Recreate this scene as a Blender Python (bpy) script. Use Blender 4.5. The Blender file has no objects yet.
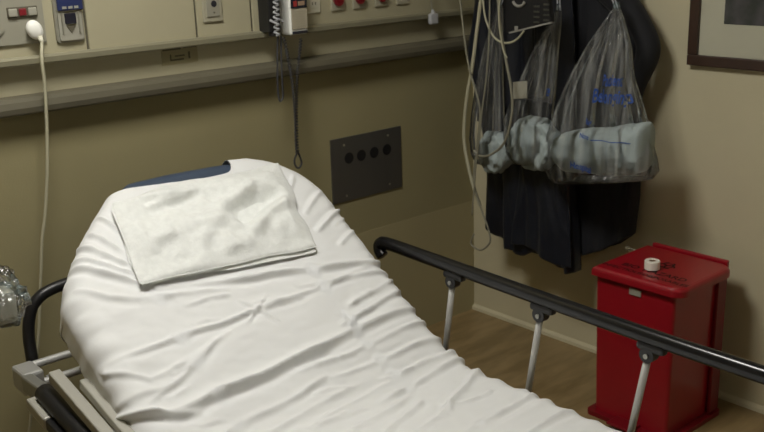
import bpy, bmesh, math
import numpy as np
from mathutils import Vector, Matrix

scene = bpy.context.scene
COL = scene.collection
rng = np.random.default_rng(7)
PI = math.pi
CAM_LOC = (-2.8638, -2.7066, 1.6000)
CAM_ROWS = [[0.74879, 0.21137, -0.6282], [-0.66208, 0.19402, -0.72388], [-0.03112, 0.95795, 0.28523]]
CAM_LENS = 45.422

# ------------------------------------------------------------------ materials
MATS = {}
def material(name, color, rough=0.6, metal=0.0, var=0.0, vscale=8.0, bump=0.0, bscale=60.0,
             emit=None, estr=1.0, coat=0.0, sheen=0.0, spec=0.5, stretch=(1, 1, 1), color2=None):
    m = bpy.data.materials.new(name); m.use_nodes = True
    nt = m.node_tree; N = nt.nodes; L = nt.links
    b = N['Principled BSDF']
    b.inputs['Base Color'].default_value = (*color, 1)
    b.inputs['Roughness'].default_value = rough
    b.inputs['Metallic'].default_value = metal
    b.inputs['Specular IOR Level'].default_value = spec
    b.inputs['Coat Weight'].default_value = coat
    b.inputs['Sheen Weight'].default_value = sheen
    tc = N.new('ShaderNodeTexCoord'); mp = N.new('ShaderNodeMapping')
    mp.inputs['Scale'].default_value = stretch
    L.new(tc.outputs['Object'], mp.inputs['Vector'])
    if var > 0 or color2:
        n = N.new('ShaderNodeTexNoise'); n.inputs['Scale'].default_value = vscale; n.inputs['Detail'].default_value = 4
        L.new(mp.outputs['Vector'], n.inputs['Vector'])
        r = N.new('ShaderNodeValToRGB')
        c2 = color2 or tuple(c * (1 + var) for c in color)
        c1 = color if color2 else tuple(c * (1 - var) for c in color)
        r.color_ramp.elements[0].position = .35; r.color_ramp.elements[1].position = .65
        r.color_ramp.elements[0].color = (*c1, 1); r.color_ramp.elements[1].color = (*c2, 1)
        L.new(n.outputs['Fac'], r.inputs['Fac']); L.new(r.outputs['Color'], b.inputs['Base Color'])
    if bump > 0:
        n = N.new('ShaderNodeTexNoise'); n.inputs['Scale'].default_value = bscale; n.inputs['Detail'].default_value = 3
        L.new(mp.outputs['Vector'], n.inputs['Vector'])
        bp = N.new('ShaderNodeBump'); bp.inputs['Strength'].default_value = bump; bp.inputs['Distance'].default_value = .004
        L.new(n.outputs['Fac'], bp.inputs['Height']); L.new(bp.outputs['Normal'], b.inputs['Normal'])
    if emit:
        b.inputs['Emission Color'].default_value = (*emit, 1); b.inputs['Emission Strength'].default_value = estr
    MATS[name] = m
    return m

def plastic_film(name, tint=(.8, .82, .8), body=.16, stretch=(6, 60, 2)):
    m = bpy.data.materials.new(name); m.use_nodes = True
    nt = m.node_tree; N = nt.nodes; L = nt.links
    for n in list(N): N.remove(n)
    out = N.new('ShaderNodeOutputMaterial')
    tr = N.new('ShaderNodeBsdfTransparent'); tr.inputs['Color'].default_value = (.99, .99, .99, 1)
    df = N.new('ShaderNodeBsdfDiffuse'); df.inputs['Color'].default_value = (*tint, 1)
    gl = N.new('ShaderNodeBsdfGlossy'); gl.inputs['Roughness'].default_value = .16
    tc = N.new('ShaderNodeTexCoord'); mp = N.new('ShaderNodeMapping'); mp.inputs['Scale'].default_value = stretch
    n = N.new('ShaderNodeTexNoise'); n.inputs['Scale'].default_value = 1.0; n.inputs['Detail'].default_value = 3
    L.new(tc.outputs['Object'], mp.inputs['Vector']); L.new(mp.outputs['Vector'], n.inputs['Vector'])
    mr = N.new('ShaderNodeMapRange'); mr.inputs['From Min'].default_value = .45; mr.inputs['From Max'].default_value = .75
    mr.inputs['To Min'].default_value = body * .15; mr.inputs['To Max'].default_value = body * 3.2  # pale diffuse streaks: film haze, also standing in for its highlights
    L.new(n.outputs['Fac'], mr.inputs['Value'])
    m1 = N.new('ShaderNodeMixShader'); L.new(mr.outputs['Result'], m1.inputs['Fac'])
    L.new(tr.outputs[0], m1.inputs[1]); L.new(df.outputs[0], m1.inputs[2])
    fr = N.new('ShaderNodeFresnel'); fr.inputs['IOR'].default_value = 1.42
    n2 = N.new('ShaderNodeTexNoise'); n2.inputs['Scale'].default_value = 28; n2.inputs['Detail'].default_value = 3; L.new(tc.outputs['Object'], n2.inputs['Vector'])
    ad = N.new('ShaderNodeMath'); ad.operation = 'ADD'; L.new(n.outputs['Fac'], ad.inputs[0]); L.new(n2.outputs['Fac'], ad.inputs[1])
    bp = N.new('ShaderNodeBump'); bp.inputs['Strength'].default_value = .8; bp.inputs['Distance'].default_value = .008
    L.new(ad.outputs[0], bp.inputs['Height']); L.new(bp.outputs['Normal'], gl.inputs['Normal'])
    m2 = N.new('ShaderNodeMixShader'); L.new(fr.outputs[0], m2.inputs['Fac'])
    L.new(m1.outputs[0], m2.inputs[1]); L.new(gl.outputs[0], m2.inputs[2])
    L.new(m2.outputs[0], out.inputs['Surface'])
    MATS[name] = m
    return m

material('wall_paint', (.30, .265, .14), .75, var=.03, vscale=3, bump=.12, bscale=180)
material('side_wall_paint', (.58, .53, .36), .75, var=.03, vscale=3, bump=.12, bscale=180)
material('ceiling_paint', (.6, .58, .5), .9, bump=.2, bscale=120)
material('floor_vinyl', (.20, .14, .06), .38, vscale=5, color2=(.31, .22, .105), bump=.05, bscale=30, stretch=(1, 4, 1))
material('bumper_vinyl', (.115, .105, .07), .55, var=.05)
material('panel_cream', (.40, .37, .25), .5, var=.02)
material('panel_grey', (.29, .28, .22), .45, var=.03)
material('strip_metal', (.28, .265, .18), .42, metal=.35, bump=.05)
material('joint_dark', (.10, .09, .06), .6)
material('sheet_cotton', (.76, .77, .77), .85, sheen=.1, bump=.10, bscale=500)
material('towel_cotton', (.79, .81, .79), .95, sheen=.4, var=.04, vscale=60, bump=.5, bscale=260)
material('mattress_blue', (.05, .07, .108), .42, var=.06)
material('black_rubber', (.012, .012, .013), .38)
material('black_gloss', (.008, .008, .009), .22)
material('post_metal', (.50, .50, .48), .5, metal=.5)
material('chrome', (.62, .62, .60), .28, metal=1.0)
material('grey_metal', (.36, .36, .33), .4, metal=.6, var=.05)
material('frame_paint', (.42, .41, .36), .45, metal=.2)
material('bed_deck', (.2, .2, .19), .6)
material('bin_red', (.30, .006, .014), .34, var=.04, coat=.25)
material('bin_red_base', (.17, .003, .008), .4)
material('ink_black', (.008, .004, .004), .6)
material('tape_white', (.82, .78, .70), .7, bump=.2)
material('tape_core', (.32, .22, .14), .8)
material('label_silver', (.44, .43, .36), .35, metal=.3)
material('ivory', (.62, .60, .48), .45)
material('white_plastic', (.86, .86, .80), .35)
material('device_cream', (.40, .36, .27), .5)
material('display_black', (.02, .02, .03), .2)
material('red_led', (.22, .02, .02), .4, emit=(1, .08, .05), estr=.05)
material('socket_red', (.19, .012, .018), .4)
material('outlet_grey', (.36, .34, .25), .5)
material('gas_blue', (.02, .03, .10), .4)
material('gas_grey', (.34, .33, .27), .35, metal=.4)
material('steel_plate', (.16, .155, .14), .42, metal=.7, var=.12, vscale=3, stretch=(1, 1, .15), spec=.4)
material('screw_steel', (.5, .47, .38), .3, metal=.9)
material('cord_ivory', (.42, .40, .28), .5)
material('cord_grey', (.24, .23, .17), .5)
material('cord_black', (.045, .045, .05), .4)
material('coil_white', (.45, .46, .48), .35)
material('label_tan', (.30, .27, .15), .5)
material('label_ink', (.09, .08, .045), .6)
material('coat_black', (.0045, .005, .008), .8, sheen=.05, bump=.3, bscale=300)
material('jacket_navy', (.006, .008, .015), .45, sheen=.05, bump=.5, bscale=40)
material('gown_grey', (.36, .42, .42), .85, bump=.4, bscale=260)
material('print_blue', (.008, .06, .30), .5)
material('frame_wood', (.045, .022, .014), .4, var=.2, vscale=12)
material('mat_board', (.50, .49, .38), .8)
material('photo_dark', (.03, .035, .03), .5, vscale=14, color2=(.085, .08, .085))
material('cuff_black', (.005, .005, .006), .6, bump=.2)
material('cuff_print', (.28, .27, .24), .6)
material('faint_print', (.045, .043, .035), .6)
material('lamp_body', (.6, .58, .5), .4)
material('ceiling_glow', (.8, .8, .8), .5, emit=(1.0, .97, .91), estr=31.0)
material('fill_glow', (.8, .8, .8), .5, emit=(1.0, .97, .91), estr=4.0)
material('low_wall_band', (.37, .325, .18), .7, bump=.1, bscale=180)
plastic_film('bag_film', body=.075)
plastic_film('crumpled_film', (.35, .48, .50), .14, (30, 30, 30))

# ------------------------------------------------------------------ helpers
def link_mesh(name, me, mat, parent=None, smooth=True):
    if smooth:
        me.shade_smooth()
    o = bpy.data.objects.new(name, me); COL.objects.link(o)
    for mt in (mat if isinstance(mat, (list, tuple)) else [mat]):
        me.materials.append(MATS[mt])
    if parent: o.parent = parent
    return o

def obj(name, bm, mat, parent=None, smooth=False, base=None):
    """link bm (world coordinates) as ONE mesh object; its origin goes to base or the parent's origin"""
    org = Vector(base) if base is not None else (parent_origin(parent) if parent else None)
    if org is None:
        lo = Vector((min(v.co.x for v in bm.verts), min(v.co.y for v in bm.verts), min(v.co.z for v in bm.verts)))
        hi = Vector((max(v.co.x for v in bm.verts), max(v.co.y for v in bm.verts), max(v.co.z for v in bm.verts)))
        org = Vector(((lo.x + hi.x) / 2, (lo.y + hi.y) / 2, lo.z))
    bmesh.ops.translate(bm, verts=bm.verts, vec=-org)
    bmesh.ops.recalc_face_normals(bm, faces=bm.faces)
    me = bpy.data.meshes.new(name); bm.to_mesh(me); bm.free()
    o = link_mesh(name, me, mat, None, smooth)
    if parent:
        o.parent = parent; o.location = org - parent_origin(parent)
    else:
        o.location = org
    return o

def parent_origin(p):
    v = Vector((0, 0, 0))
    while p is not None:
        v = v + Vector(p.location); p = p.parent
    return v

def tag(o, label, cat, group=None, kind=None):
    o['label'] = label; o['category'] = cat
    if group: o['group'] = group
    if kind: o['kind'] = kind
    return o

def thing(name, label, cat, loc, group=None):
    o = bpy.data.objects.new(name, None); COL.objects.link(o); o.location = loc
    o.empty_display_size = .05
    return tag(o, label, cat, group)

def box(bm, lo, hi, bev=0.0, seg=2):
    c = [(a + b) / 2 for a, b in zip(lo, hi)]; s = [abs(b - a) for a, b in zip(lo, hi)]
    g = bmesh.ops.create_cube(bm, size=1.0, matrix=Matrix.Translation(c) @ Matrix.Diagonal((*s, 1)))
    if bev > 0:
        es = list({e for v in g['verts'] for e in v.link_edges})
        bmesh.ops.bevel(bm, geom=es, offset=min(bev, min(s) * .49), segments=seg, profile=.5, affect='EDGES')
    return bm

def obox(bm, a, b, wid, hgt, up=(0, 0, 1), bev=0.0):
    """box running from a to b with cross-section wid x hgt"""
    a = Vector(a); b = Vector(b); d = (b - a); L = d.length; d.normalize()
    s = d.cross(Vector(up)).normalized(); u = s.cross(d).normalized()
    M = Matrix(((d.x, s.x, u.x, 0), (d.y, s.y, u.y, 0), (d.z, s.z, u.z, 0), (0, 0, 0, 1)))
    M = Matrix.Translation((a + b) / 2) @ M @ Matrix.Diagonal((L, wid, hgt, 1))
    g = bmesh.ops.create_cube(bm, size=1.0, matrix=M)
    if bev > 0:
        es = list({e for v in g['verts'] for e in v.link_edges})
        bmesh.ops.bevel(bm, geom=es, offset=bev, segments=2, profile=.5, affect='EDGES')
    return bm

def cyl(bm, a, b, r, r2=None, seg=24, caps=True):
    a = Vector(a); b = Vector(b); d = b - a
    q = d.to_track_quat('Z', 'Y').to_matrix().to_4x4()
    bmesh.ops.create_cone(bm, cap_ends=caps, segments=seg, radius1=r, radius2=r if r2 is None else r2,
                          depth=d.length, matrix=Matrix.Translation((a + b) / 2) @ q)
    return bm

def spline(pts, n=12):
    P = [Vector(p) for p in pts]; out = []
    for i in range(len(P) - 1):
        p0 = P[max(i - 1, 0)]; p1 = P[i]; p2 = P[i + 1]; p3 = P[min(i + 2, len(P) - 1)]
        for k in range(n):
            t = k / n
            out.append(.5 * ((2 * p1) + (-p0 + p2) * t + (2 * p0 - 5 * p1 + 4 * p2 - p3) * t * t + (-p0 + 3 * p1 - 3 * p2 + p3) * t ** 3))
    out.append(P[-1].copy())
    return out

def tube(bm, pts, r, seg=10, rad=None, flat=1.0, closed_ends=True):
    """sweep a circle (flat squashes it sideways) along pts"""
    n = len(pts); P = [Vector(p) for p in pts]
    up = Vector((0, 0, 1)); rings = []; prev = None
    for i in range(n):
        t = (P[min(i + 1, n - 1)] - P[max(i - 1, 0)]).normalized()
        if prev is None:
            s = t.cross(up)
            if s.length < .2: s = t.cross(Vector((0, 1, 0)))
            s.normalize()
        else:
            s = (prev - t * prev.dot(t)).normalized()
        prev = s; v = s.cross(t)
        rr = rad[i] if rad is not None else r
        rings.append([bm.verts.new(P[i] + s * math.cos(a) * rr * flat + v * math.sin(a) * rr)
                      for a in (2 * PI * k / seg for k in range(seg))])
    for i in range(n - 1):
        for k in range(seg):
            bm.faces.new((rings[i][k], rings[i][(k + 1) % seg], rings[i + 1][(k + 1) % seg], rings[i + 1][k]))
    if closed_ends:
        bm.faces.new(rings[0][::-1]); bm.faces.new(rings[-1])
    return bm

def grid_bm(P, closed_u=False, closed_v=False):
    n, m = P.shape[:2]; bm = bmesh.new()
    V = [[bm.verts.new(P[i, j]) for j in range(m)] for i in range(n)]
    for i in range(n if closed_u else n - 1):
        for j in range(m if closed_v else m - 1):
            a, b = (i + 1) % n, (j + 1) % m
            bm.faces.new((V[i][j], V[a][j], V[a][b], V[i][b]))
    return bm, V

def prism(bm, poly, x0, x1, axis='x'):
    """extrude a polygon given in the two other axes from x0 to x1"""
    def mk(p, q):
        if axis == 'x': return (q, p[0], p[1])
        if axis == 'y': return (p[0], q, p[1])
        return (p[0], p[1], q)
    A = [bm.verts.new(mk(p, x0)) for p in poly]; B = [bm.verts.new(mk(p, x1)) for p in poly]
    bm.faces.new(A); bm.faces.new(B[::-1]); k = len(poly)
    for i in range(k): bm.faces.new((A[i], B[i], B[(i + 1) % k], A[(i + 1) % k]))
    return bm

def rrect(x0, y0, x1, y1, r, n=5, corners=(1, 1, 1, 1)):
    out = []
    for (cx, cy, a0, on) in ((x1 - r, y1 - r, 0, corners[0]), (x0 + r, y1 - r, PI / 2, corners[1]),
                             (x0 + r, y0 + r, PI, corners[2]), (x1 - r, y0 + r, 3 * PI / 2, corners[3])):
        if on:
            for k in range(n + 1):
                a = a0 + PI / 2 * k / n; out.append((cx + r * math.cos(a), cy + r * math.sin(a)))
        else:
            a = a0 + PI / 4; out.append((cx + r * math.copysign(1, math.cos(a)), cy + r * math.copysign(1, math.sin(a))))
    return out

def noise2(x, y, seed=0):
    """smooth value noise, about -1..1, on numpy arrays"""
    tab = np.random.default_rng(seed).uniform(-1, 1, (64, 64))
    xi = np.floor(x).astype(int); yi = np.floor(y).astype(int); fx = x - xi; fy = y - yi
    fx = fx * fx * fx * (fx * (fx * 6 - 15) + 10); fy = fy * fy * fy * (fy * (fy * 6 - 15) + 10)
    a = tab[xi % 64, yi % 64]; b = tab[(xi + 1) % 64, yi % 64]; c = tab[xi % 64, (yi + 1) % 64]; d = tab[(xi + 1) % 64, (yi + 1) % 64]
    return (a * (1 - fx) + b * fx) * (1 - fy) + (c * (1 - fx) + d * fx) * fy

def text_polys(s, size=1.0, bold=0.0):
    cu = bpy.data.curves.new('t', 'FONT'); cu.body = s; cu.size = size; cu.offset = bold * size; cu.align_x = 'CENTER'; cu.resolution_u = 3
    ob = bpy.data.objects.new('t', cu); COL.objects.link(ob)
    dg = bpy.context.evaluated_depsgraph_get(); dg.update()
    me = bpy.data.meshes.new_from_object(ob.evaluated_get(dg))
    vs = [(v.co.x, v.co.y) for v in me.vertices]; fs = [tuple(p.vertices) for p in me.polygons]
    bpy.data.objects.remove(ob); bpy.data.curves.remove(cu); bpy.data.meshes.remove(me)
    return vs, fs

def text_bm(bm, s, size, fn, thick=None):
    vs, fs = text_polys(s, size, .018)
    V = [bm.verts.new(fn(x, y)) for x, y in vs]
    for f in fs:
        try: bm.faces.new([V[i] for i in f])
        except ValueError: pass
    return bm

def structure(name, bm, mat, label=None):
    o = obj(name, bm, mat); o['kind'] = 'structure'
    if label: o['label'] = label
    return o

# ------------------------------------------------------------------ room
RX0, RY0, RH = -4.6, -4.8, 2.6
structure('floor', box(bmesh.new(), (RX0 - .1, RY0 - .1, -.1), (.1, .1, 0)), 'floor_vinyl', 'brown vinyl floor')
structure('ceiling', box(bmesh.new(), (RX0 - .1, RY0 - .1, RH), (.1, .1, RH + .1)), 'ceiling_paint', 'pale ceiling')
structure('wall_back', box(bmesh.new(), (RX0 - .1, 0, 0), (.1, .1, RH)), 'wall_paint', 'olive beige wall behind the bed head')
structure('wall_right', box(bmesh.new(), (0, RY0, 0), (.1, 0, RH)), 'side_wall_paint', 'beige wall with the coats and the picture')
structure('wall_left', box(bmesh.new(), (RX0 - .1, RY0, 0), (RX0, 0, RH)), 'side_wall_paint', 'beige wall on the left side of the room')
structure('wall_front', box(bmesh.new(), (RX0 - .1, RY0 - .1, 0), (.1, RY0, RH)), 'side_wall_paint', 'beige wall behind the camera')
bm = bmesh.new(); prism(bm, [(0, 0), (-.014, 0), (-.012, .012), (0, .022)], RY0, 0, 'y')
structure('baseboard_right', bm, 'side_wall_paint', 'low skirting strip along the side wall')

# bumper rail on the back wall
prof_b = [(0, 1.133), (-.045, 1.133), (-.058, 1.140), (-.062, 1.155), (-.058, 1.172), (-.045, 1.181), (0, 1.183)]
bm = bmesh.new(); A = [bm.verts.new((RX0, y, z)) for y, z in prof_b]; B = [bm.verts.new((-.001, y, z)) for y, z in prof_b]
for i in range(len(A) - 1): bm.faces.new((A[i], A[i + 1], B[i + 1], B[i]))
bm.faces.new(A); bm.faces.new(B[::-1])
structure('trim_1', bm, 'bumper_vinyl', 'grey brown bumper rail along the back wall')

structure('trim_3', box(bmesh.new(), (RX0, -.002, 1.1835), (-.0005, 0, 1.2675)), 'panel_cream', 'band of wall between the bumper rail and the console, painted cream to look lit')  # cream colour stands in for light falling on this strip of wall

# ------------------------------------------------------------------ headwall console
hw = thing('headwall_console', 'cream wall-mounted service console running along the wall above the bumper rail', 'wall console', (-1.6, 0, 1.265))
PANELS = [(-3.2, -1.648), (-1.640, -1.285), (-1.277, -1.078), (-1.070, -.002)]
for a, b in PANELS:
    obj('cover_panel', box(bmesh.new(), (a, -.030, 1.288), (b, -.001, 1.62), .002), 'panel_cream', hw)
obj('backing', box(bmesh.new(), (-3.2, -.024, 1.29), (-.004, -.0005, 1.618)), 'joint_dark', hw)
bm = bmesh.new(); prs = [(-.001, 1.268), (-.040, 1.268), (-.046, 1.272), (-.046, 1.286), (-.040, 1.2925), (-.0305, 1.2925), (-.001, 1.2925)]
A = [bm.verts.new((-3.2, y, z)) for y, z in prs]; B = [bm.verts.new((-.002, y, z)) for y, z in prs]
for i in range(len(A)): bm.faces.new((A[i], A[(i + 1) % len(A)], B[(i + 1) % len(A)], B[i]))
bm.faces.new(A); bm.faces.new(B[::-1])
obj('edge_strip', bm, 'strip_metal', hw)

# ceiling troffer, plus an unseen dim lamp added behind the camera as fill
for cx_, cy_, gl_, lab_ in ((-2.0, -.95, 'ceiling_glow', 'square recessed ceiling lamp over the head of the bed'),
                       (-1.9, -3.6, 'fill_glow', 'added unseen fill lamp on the ceiling behind the camera')):
    tr = thing('ceiling_lamp', lab_, 'ceiling lamp', (cx_, cy_, RH - .03))
    obj('lamp_frame', box(bmesh.new(), (cx_ - .32, cy_ - .32, RH - .022), (cx_ + .32, cy_ + .32, RH - .0005), .004), 'lamp_body', tr)
    obj('diffuser', box(bmesh.new(), (cx_ - .28, cy_ - .28, RH - .03), (cx_ + .28, cy_ + .28, RH - .0225)), gl_, tr)
structure('trim_2', box(bmesh.new(), (-1.15, -.0012, 0), (-.0005, 0, .490)), 'low_wall_band', 'slightly paler thin band low on the back wall')  # thin slab, a little paler than the wall above it

# ------------------------------------------------------------------ things on the console
# nurse call station
nc = thing('nurse_call_station', 'grey call station plate with silver buttons left on the wall console', 'call station', (-1.93, -.03, 1.325))
obj('faceplate', box(bmesh.new(), (-2.12, -.038, 1.326), (-1.767, -.0302, 1.52), .002), 'panel_grey', nc)
bz = obj('button_strip', box(bmesh.new(), (-1.869, -.043, 1.399), (-1.785, -.0382, 1.428), .002), 'joint_dark', nc)
for x in (-1.855, -1.801): obj('button', box(bmesh.new(), (x - .012, -.049, 1.403), (x + .012, -.0432, 1.424), .003), 'label_silver', nc)['label'] = 'silver push button'
obj('button', box(bmesh.new(), (-1.838, -.048, 1.404), (-1.818, -.0432, 1.423), .003), 'socket_red', nc)['label'] = 'dark red push button'
obj('speaker_grille', cyl(bmesh.new(), (-1.915, -.044, 1.385), (-1.915, -.0382, 1.385), .034, seg=32), 'panel_grey', nc)['label'] = 'round grey speaker cover'
# call cord with oval plug
cc = thing('call_cord', 'long ivory cord hanging from an oval white plug left of the bed', 'cord', (-1.80, -.04, .40))
bm = bmesh.new()
bmesh.ops.create_uvsphere(bm, u_segments=24, v_segments=14, radius=1, matrix=Matrix.Translation((-1.806, -.056, 1.364)) @ Matrix.Rotation(math.radians(-24), 4, 'Y') @ Matrix.Diagonal((.022, .015, .028, 1)))
obj('plug', bm, 'white_plastic', cc, True)
bm = bmesh.new(); cyl(bm, (-1.797, -.062, 1.345), (-1.793, -.068, 1.326), .0075, .0055)
obj('strain_relief', bm, 'ivory', cc, True)
P = [(-1.813, -0.090, 1.345), (-1.810, -0.090, 1.285), (-1.812, -0.090, 1.202), (-1.825, -0.090, 1.063), (-1.841, -0.090, 0.950), (-1.860, -0.090, 0.851), (-1.878, -0.090, 0.781), (-1.893, -0.090, 0.694), (-1.908, -0.090, 0.606), (-1.932, -0.090, 0.473), (-1.960, -0.090, 0.355), (-1.989, -0.090, 0.236), (-2.020, -0.090, 0.099)]
obj('cable', tube(bmesh.new(), spline([(-1.794, -.067, 1.331)] + P[1:], 8), .0048, 10), 'cord_ivory', cc, True)

# gas outlet
go = thing('vacuum_outlet', 'grey wall outlet with a blue top and dark window beside the call station', 'wall outlet', (-1.69, -.03, 1.32))
obj('surround', prism(bmesh.new(), rrect(-1.738, 1.319, -1.655, 1.53, .012, 5), -.038, -.0302, 'y'), 'gas_grey', go)
obj('faceplate', prism(bmesh.new(), rrect(-1.730, 1.325, -1.661, 1.52, .008, 5), -.044, -.0382, 'y'), 'label_silver', go)
obj('header', box(bmesh.new(), (-1.731, -.052, 1.408), (-1.656, -.0442, 1.52), .003), 'gas_blue', go)['label'] = 'blue header'
for x in (-1.712, -1.694, -1.677): obj('header_mark', box(bmesh.new(), (x - .006, -.0535, 1.413), (x + .006, -.0522, 1.420)), 'label_silver', go)
obj('window', box(bmesh.new(), (-1.712, -.050, 1.370), (-1.679, -.0442, 1.401), .003), 'display_black', go)['label'] = 'dark window'
obj('arrow', prism(bmesh.new(), [(-1.708, 1.365), (-1.682, 1.365), (-1.695, 1.345)], -.047, -.0442, 'y'), 'joint_dark', go)['label'] = 'dark triangle pointing down'
for x in (-1.720, -1.671): obj('guide', box(bmesh.new(), (x - .002, -.050, 1.345), (x + .002, -.0442, 1.404), .001), 'gas_grey', go)

# data outlet
do = thing('data_outlet', 'grey outlet plate with one dark round hole right of the panel joint', 'wall outlet', (-1.222, -.03, 1.335))
obj('faceplate', box(bmesh.new(), (-1.258, -.037, 1.336), (-1.187, -.0302, 1.47), .003), 'outlet_grey', do)
obj('insert', box(bmesh.new(), (-1.246, -.041, 1.352), (-1.199, -.0372, 1.44), .003), 'panel_grey', do)
obj('socket', cyl(bmesh.new(), (-1.220, -.0425, 1.392), (-1.220, -.0412, 1.392), .010), 'display_black', do)['label'] = 'dark round hole'
obj('screw', cyl(bmesh.new(), (-1.221, -.0425, 1.365), (-1.221, -.0412, 1.365), .003, seg=12), 'joint_dark', do)

# tan label plate below the strip
lp = thing('label_plate', 'small tan label plate with faded dark markings under the console strip', 'label', (-1.33, 0, 1.215))
obj('plate', box(bmesh.new(), (-1.398, -.004, 1.215), (-1.270, -.0005, 1.268), .001), 'label_tan', lp)
bm = bmesh.new()
box(bm, (-1.394, -.0052, 1.259), (-1.33, -.0042, 1.266)); box(bm, (-1.322, -.0052, 1.262), (-1.274, -.0042, 1.266))
box(bm, (-1.370, -.0052, 1.226), (-1.366, -.0042, 1.246)); box(bm, (-1.366, -.0052, 1.226), (-1.322, -.0042, 1.231)); box(bm, (-1.305, -.0052, 1.228), (-1.299, -.0042, 1.250))
box(bm, (-1.352, -.0052, 1.238), (-1.318, -.0042, 1.242))
obj('marking', bm, 'label_ink', lp)

# row of outlets at the right end
ol_specs = [(-.850, 'cream double outlet plate right of the wall device', None),
            (-.742, 'grey outlet plate with a bright red socket, left of the red ones', 'socket_red'),
            (-.644, 'grey outlet plate with a red socket between two red socket plates', 'socket_red'),
            (-.540, 'grey outlet plate with a dim red socket beside the blank plate', 'socket_red'),
            (-.435, 'blank grey outlet plate nearest the hanging white connector', None)]
for i, (xc, lab, sock) in enumerate(ol_specs):
    xc += .025
    t = thing('outlet', lab, 'wall outlet', (xc, -.03, 1.33), 'outlets along the console')
    obj('faceplate', box(bmesh.new(), (xc - .030, -.037, 1.332), (xc + .030, -.0302, 1.45), .003), 'ivory' if i == 0 else 'outlet_grey', t)
    if sock:
        obj('socket', cyl(bmesh.new(), (xc - .002, -.047, 1.369), (xc - .002, -.0372, 1.369), .021, .019, 28), sock, t, False)['label'] = 'red round socket'
        obj('socket_face', cyl(bmesh.new(), (xc - .002, -.0485, 1.369), (xc - .002, -.0472, 1.369), .013, seg=24), 'bin_red_base', t)
    elif i == 0:
        for z in (1.363, 1.412):
            s = obj('receptacle', prism(bmesh.new(), rrect(xc - .017, z - .014, xc + .017, z + .014, .009), -.040, -.0372, 'y'), 'ivory', t)
            bm = bmesh.new(); box(bm, (xc - .008, -.0412, z - .004), (xc - .005, -.0402, z + .006)); box(bm, (xc + .005, -.0412, z - .004), (xc + .008, -.0402, z + .006))
            obj('slot', bm, 'joint_dark', s)
    else:
        obj('blank_insert', box(bmesh.new(), (xc - .018, -.040, 1.355), (xc + .018, -.0372, 1.42), .003), 'outlet_grey', t)

# wall thermometer
wt = thing('wall_thermometer', 'white and cream wall-mounted measuring unit with a red display', 'medical device', (-.94, -.03, 1.273))
obj('mount', box(bmesh.new(), (-1.0, -.045, 1.30), (-.88, -.0302, 1.6), .004), 'white_plastic', wt)
obj('body', box(bmesh.new(), (-.973, -.100, 1.274), (-.900, -.0452, 1.56), .006), 'white_plastic', wt)
obj('front_panel', box(bmesh.new(), (-.968, -.104, 1.292), (-.904, -.1002, 1.358), .0015), 'device_cream', wt)['label'] = 'cream front panel with faint lines'
bm = bmesh.new()
for k in range(7): box(bm, (-.955, -.1047, 1.300 + k * .008), (-.915, -.1042, 1.3015 + k * .008))
obj('printed_lines', bm, 'outlet_grey', wt)
obj('foot_strip', box(bmesh.new(), (-.966, -.105, 1.277), (-.905, -.1002, 1.286), .001), 'display_black', wt)
d_ = obj('display', box(bmesh.new(), (-.968, -.106, 1.360), (-.904, -.1002, 1.43), .002), 'display_black', wt)
obj('digit', box(bmesh.new(), (-.960, -.107, 1.366), (-.946, -.1062, 1.384), .001), 'red_led', d_)['label'] = 'red lit mark'
obj('digit', box(bmesh.new(), (-.942, -.107, 1.368), (-.915, -.1062, 1.382), .001), 'tape_core', d_)
# black probe holder
ph = thing('probe_holder', 'black holder with a white coiled cord left of the measuring unit', 'medical device', (-1.035, -.03, 1.28))
obj('case', box(bmesh.new(), (-1.050, -.092, 1.288), (-1.003, -.0302, 1.56), .005), 'black_rubber', ph)
obj('clip', tube(bmesh.new(), spline([(-1.05, -.097, 1.33), (-1.035, -.102, 1.322), (-1.02, -.105, 1.330), (-1.008, -.108, 1.322)], 6), .004, 8), 'coil_white', ph, True)
obj('tip', cyl(bmesh.new(), (-1.03, -.08, 1.278), (-1.03, -.08, 1.2878), .014), 'black_rubber', ph)

def coil(bm, pts, R, r, pitch, seg=6, per=9, grow=None):
    P = spline(pts, 10); acc = 0; out = []
    d = [0]
    for a, b in zip(P, P[1:]): d.append(d[-1] + (b - a).length)
    n = int(d[-1] / pitch * per); D = np.linspace(0, d[-1], n)
    arr = np.array([list(p) for p in P]); X = np.stack([np.interp(D, d, arr[:, k]) for k in range(3)], 1)
    for i in range(n):
        t = Vector(X[min(i + 1, n - 1)] - X[max(i - 1, 0)]).normalized()
        s = t.cross(Vector((0, 1, 0))).normalized(); u = s.cross(t); a = 2 * PI * i / per
        out.append(Vector(X[i]) + (s * math.cos(a) + u * math.sin(a)) * R)
    return tube(bm, out, r, seg)
bm = coil(bmesh.new(), [(-1.032, -0.120, 1.471), (-1.039, -0.120, 1.368), (-1.042, -0.120, 1.280)], .0085, .0030, .0155)
tag(obj('coiled_cord', bm, 'coil_white', None, True), 'short white coiled cord in front of the black probe holder', 'cord')
hb = [(-1.028, -0.105, 1.278), (-1.036, -0.105, 1.201), (-1.041, -0.105, 1.103), (-1.036, -0.105, 1.066), (-1.023, -0.105, 1.078), (-1.022, -0.105, 1.117), (-1.020, -0.105, 1.199), (-1.016, -0.105, 1.277)]
tag(obj('looped_cord', tube(bmesh.new(), spline(hb, 8), .0032, 8), 'cord_black', None, True), 'thin black cord hanging straight in a narrow loop below the probe holder', 'cord')
bm = coil(bmesh.new(), [(-1.001, -0.100, 1.269), (-0.992, -0.100, 1.222), (-0.978, -0.100, 1.128), (-0.973, -0.100, 1.027), (-0.976, -0.100, 0.924), (-0.975, -0.100, 0.876)], .0042, .0022, .0098)
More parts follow.
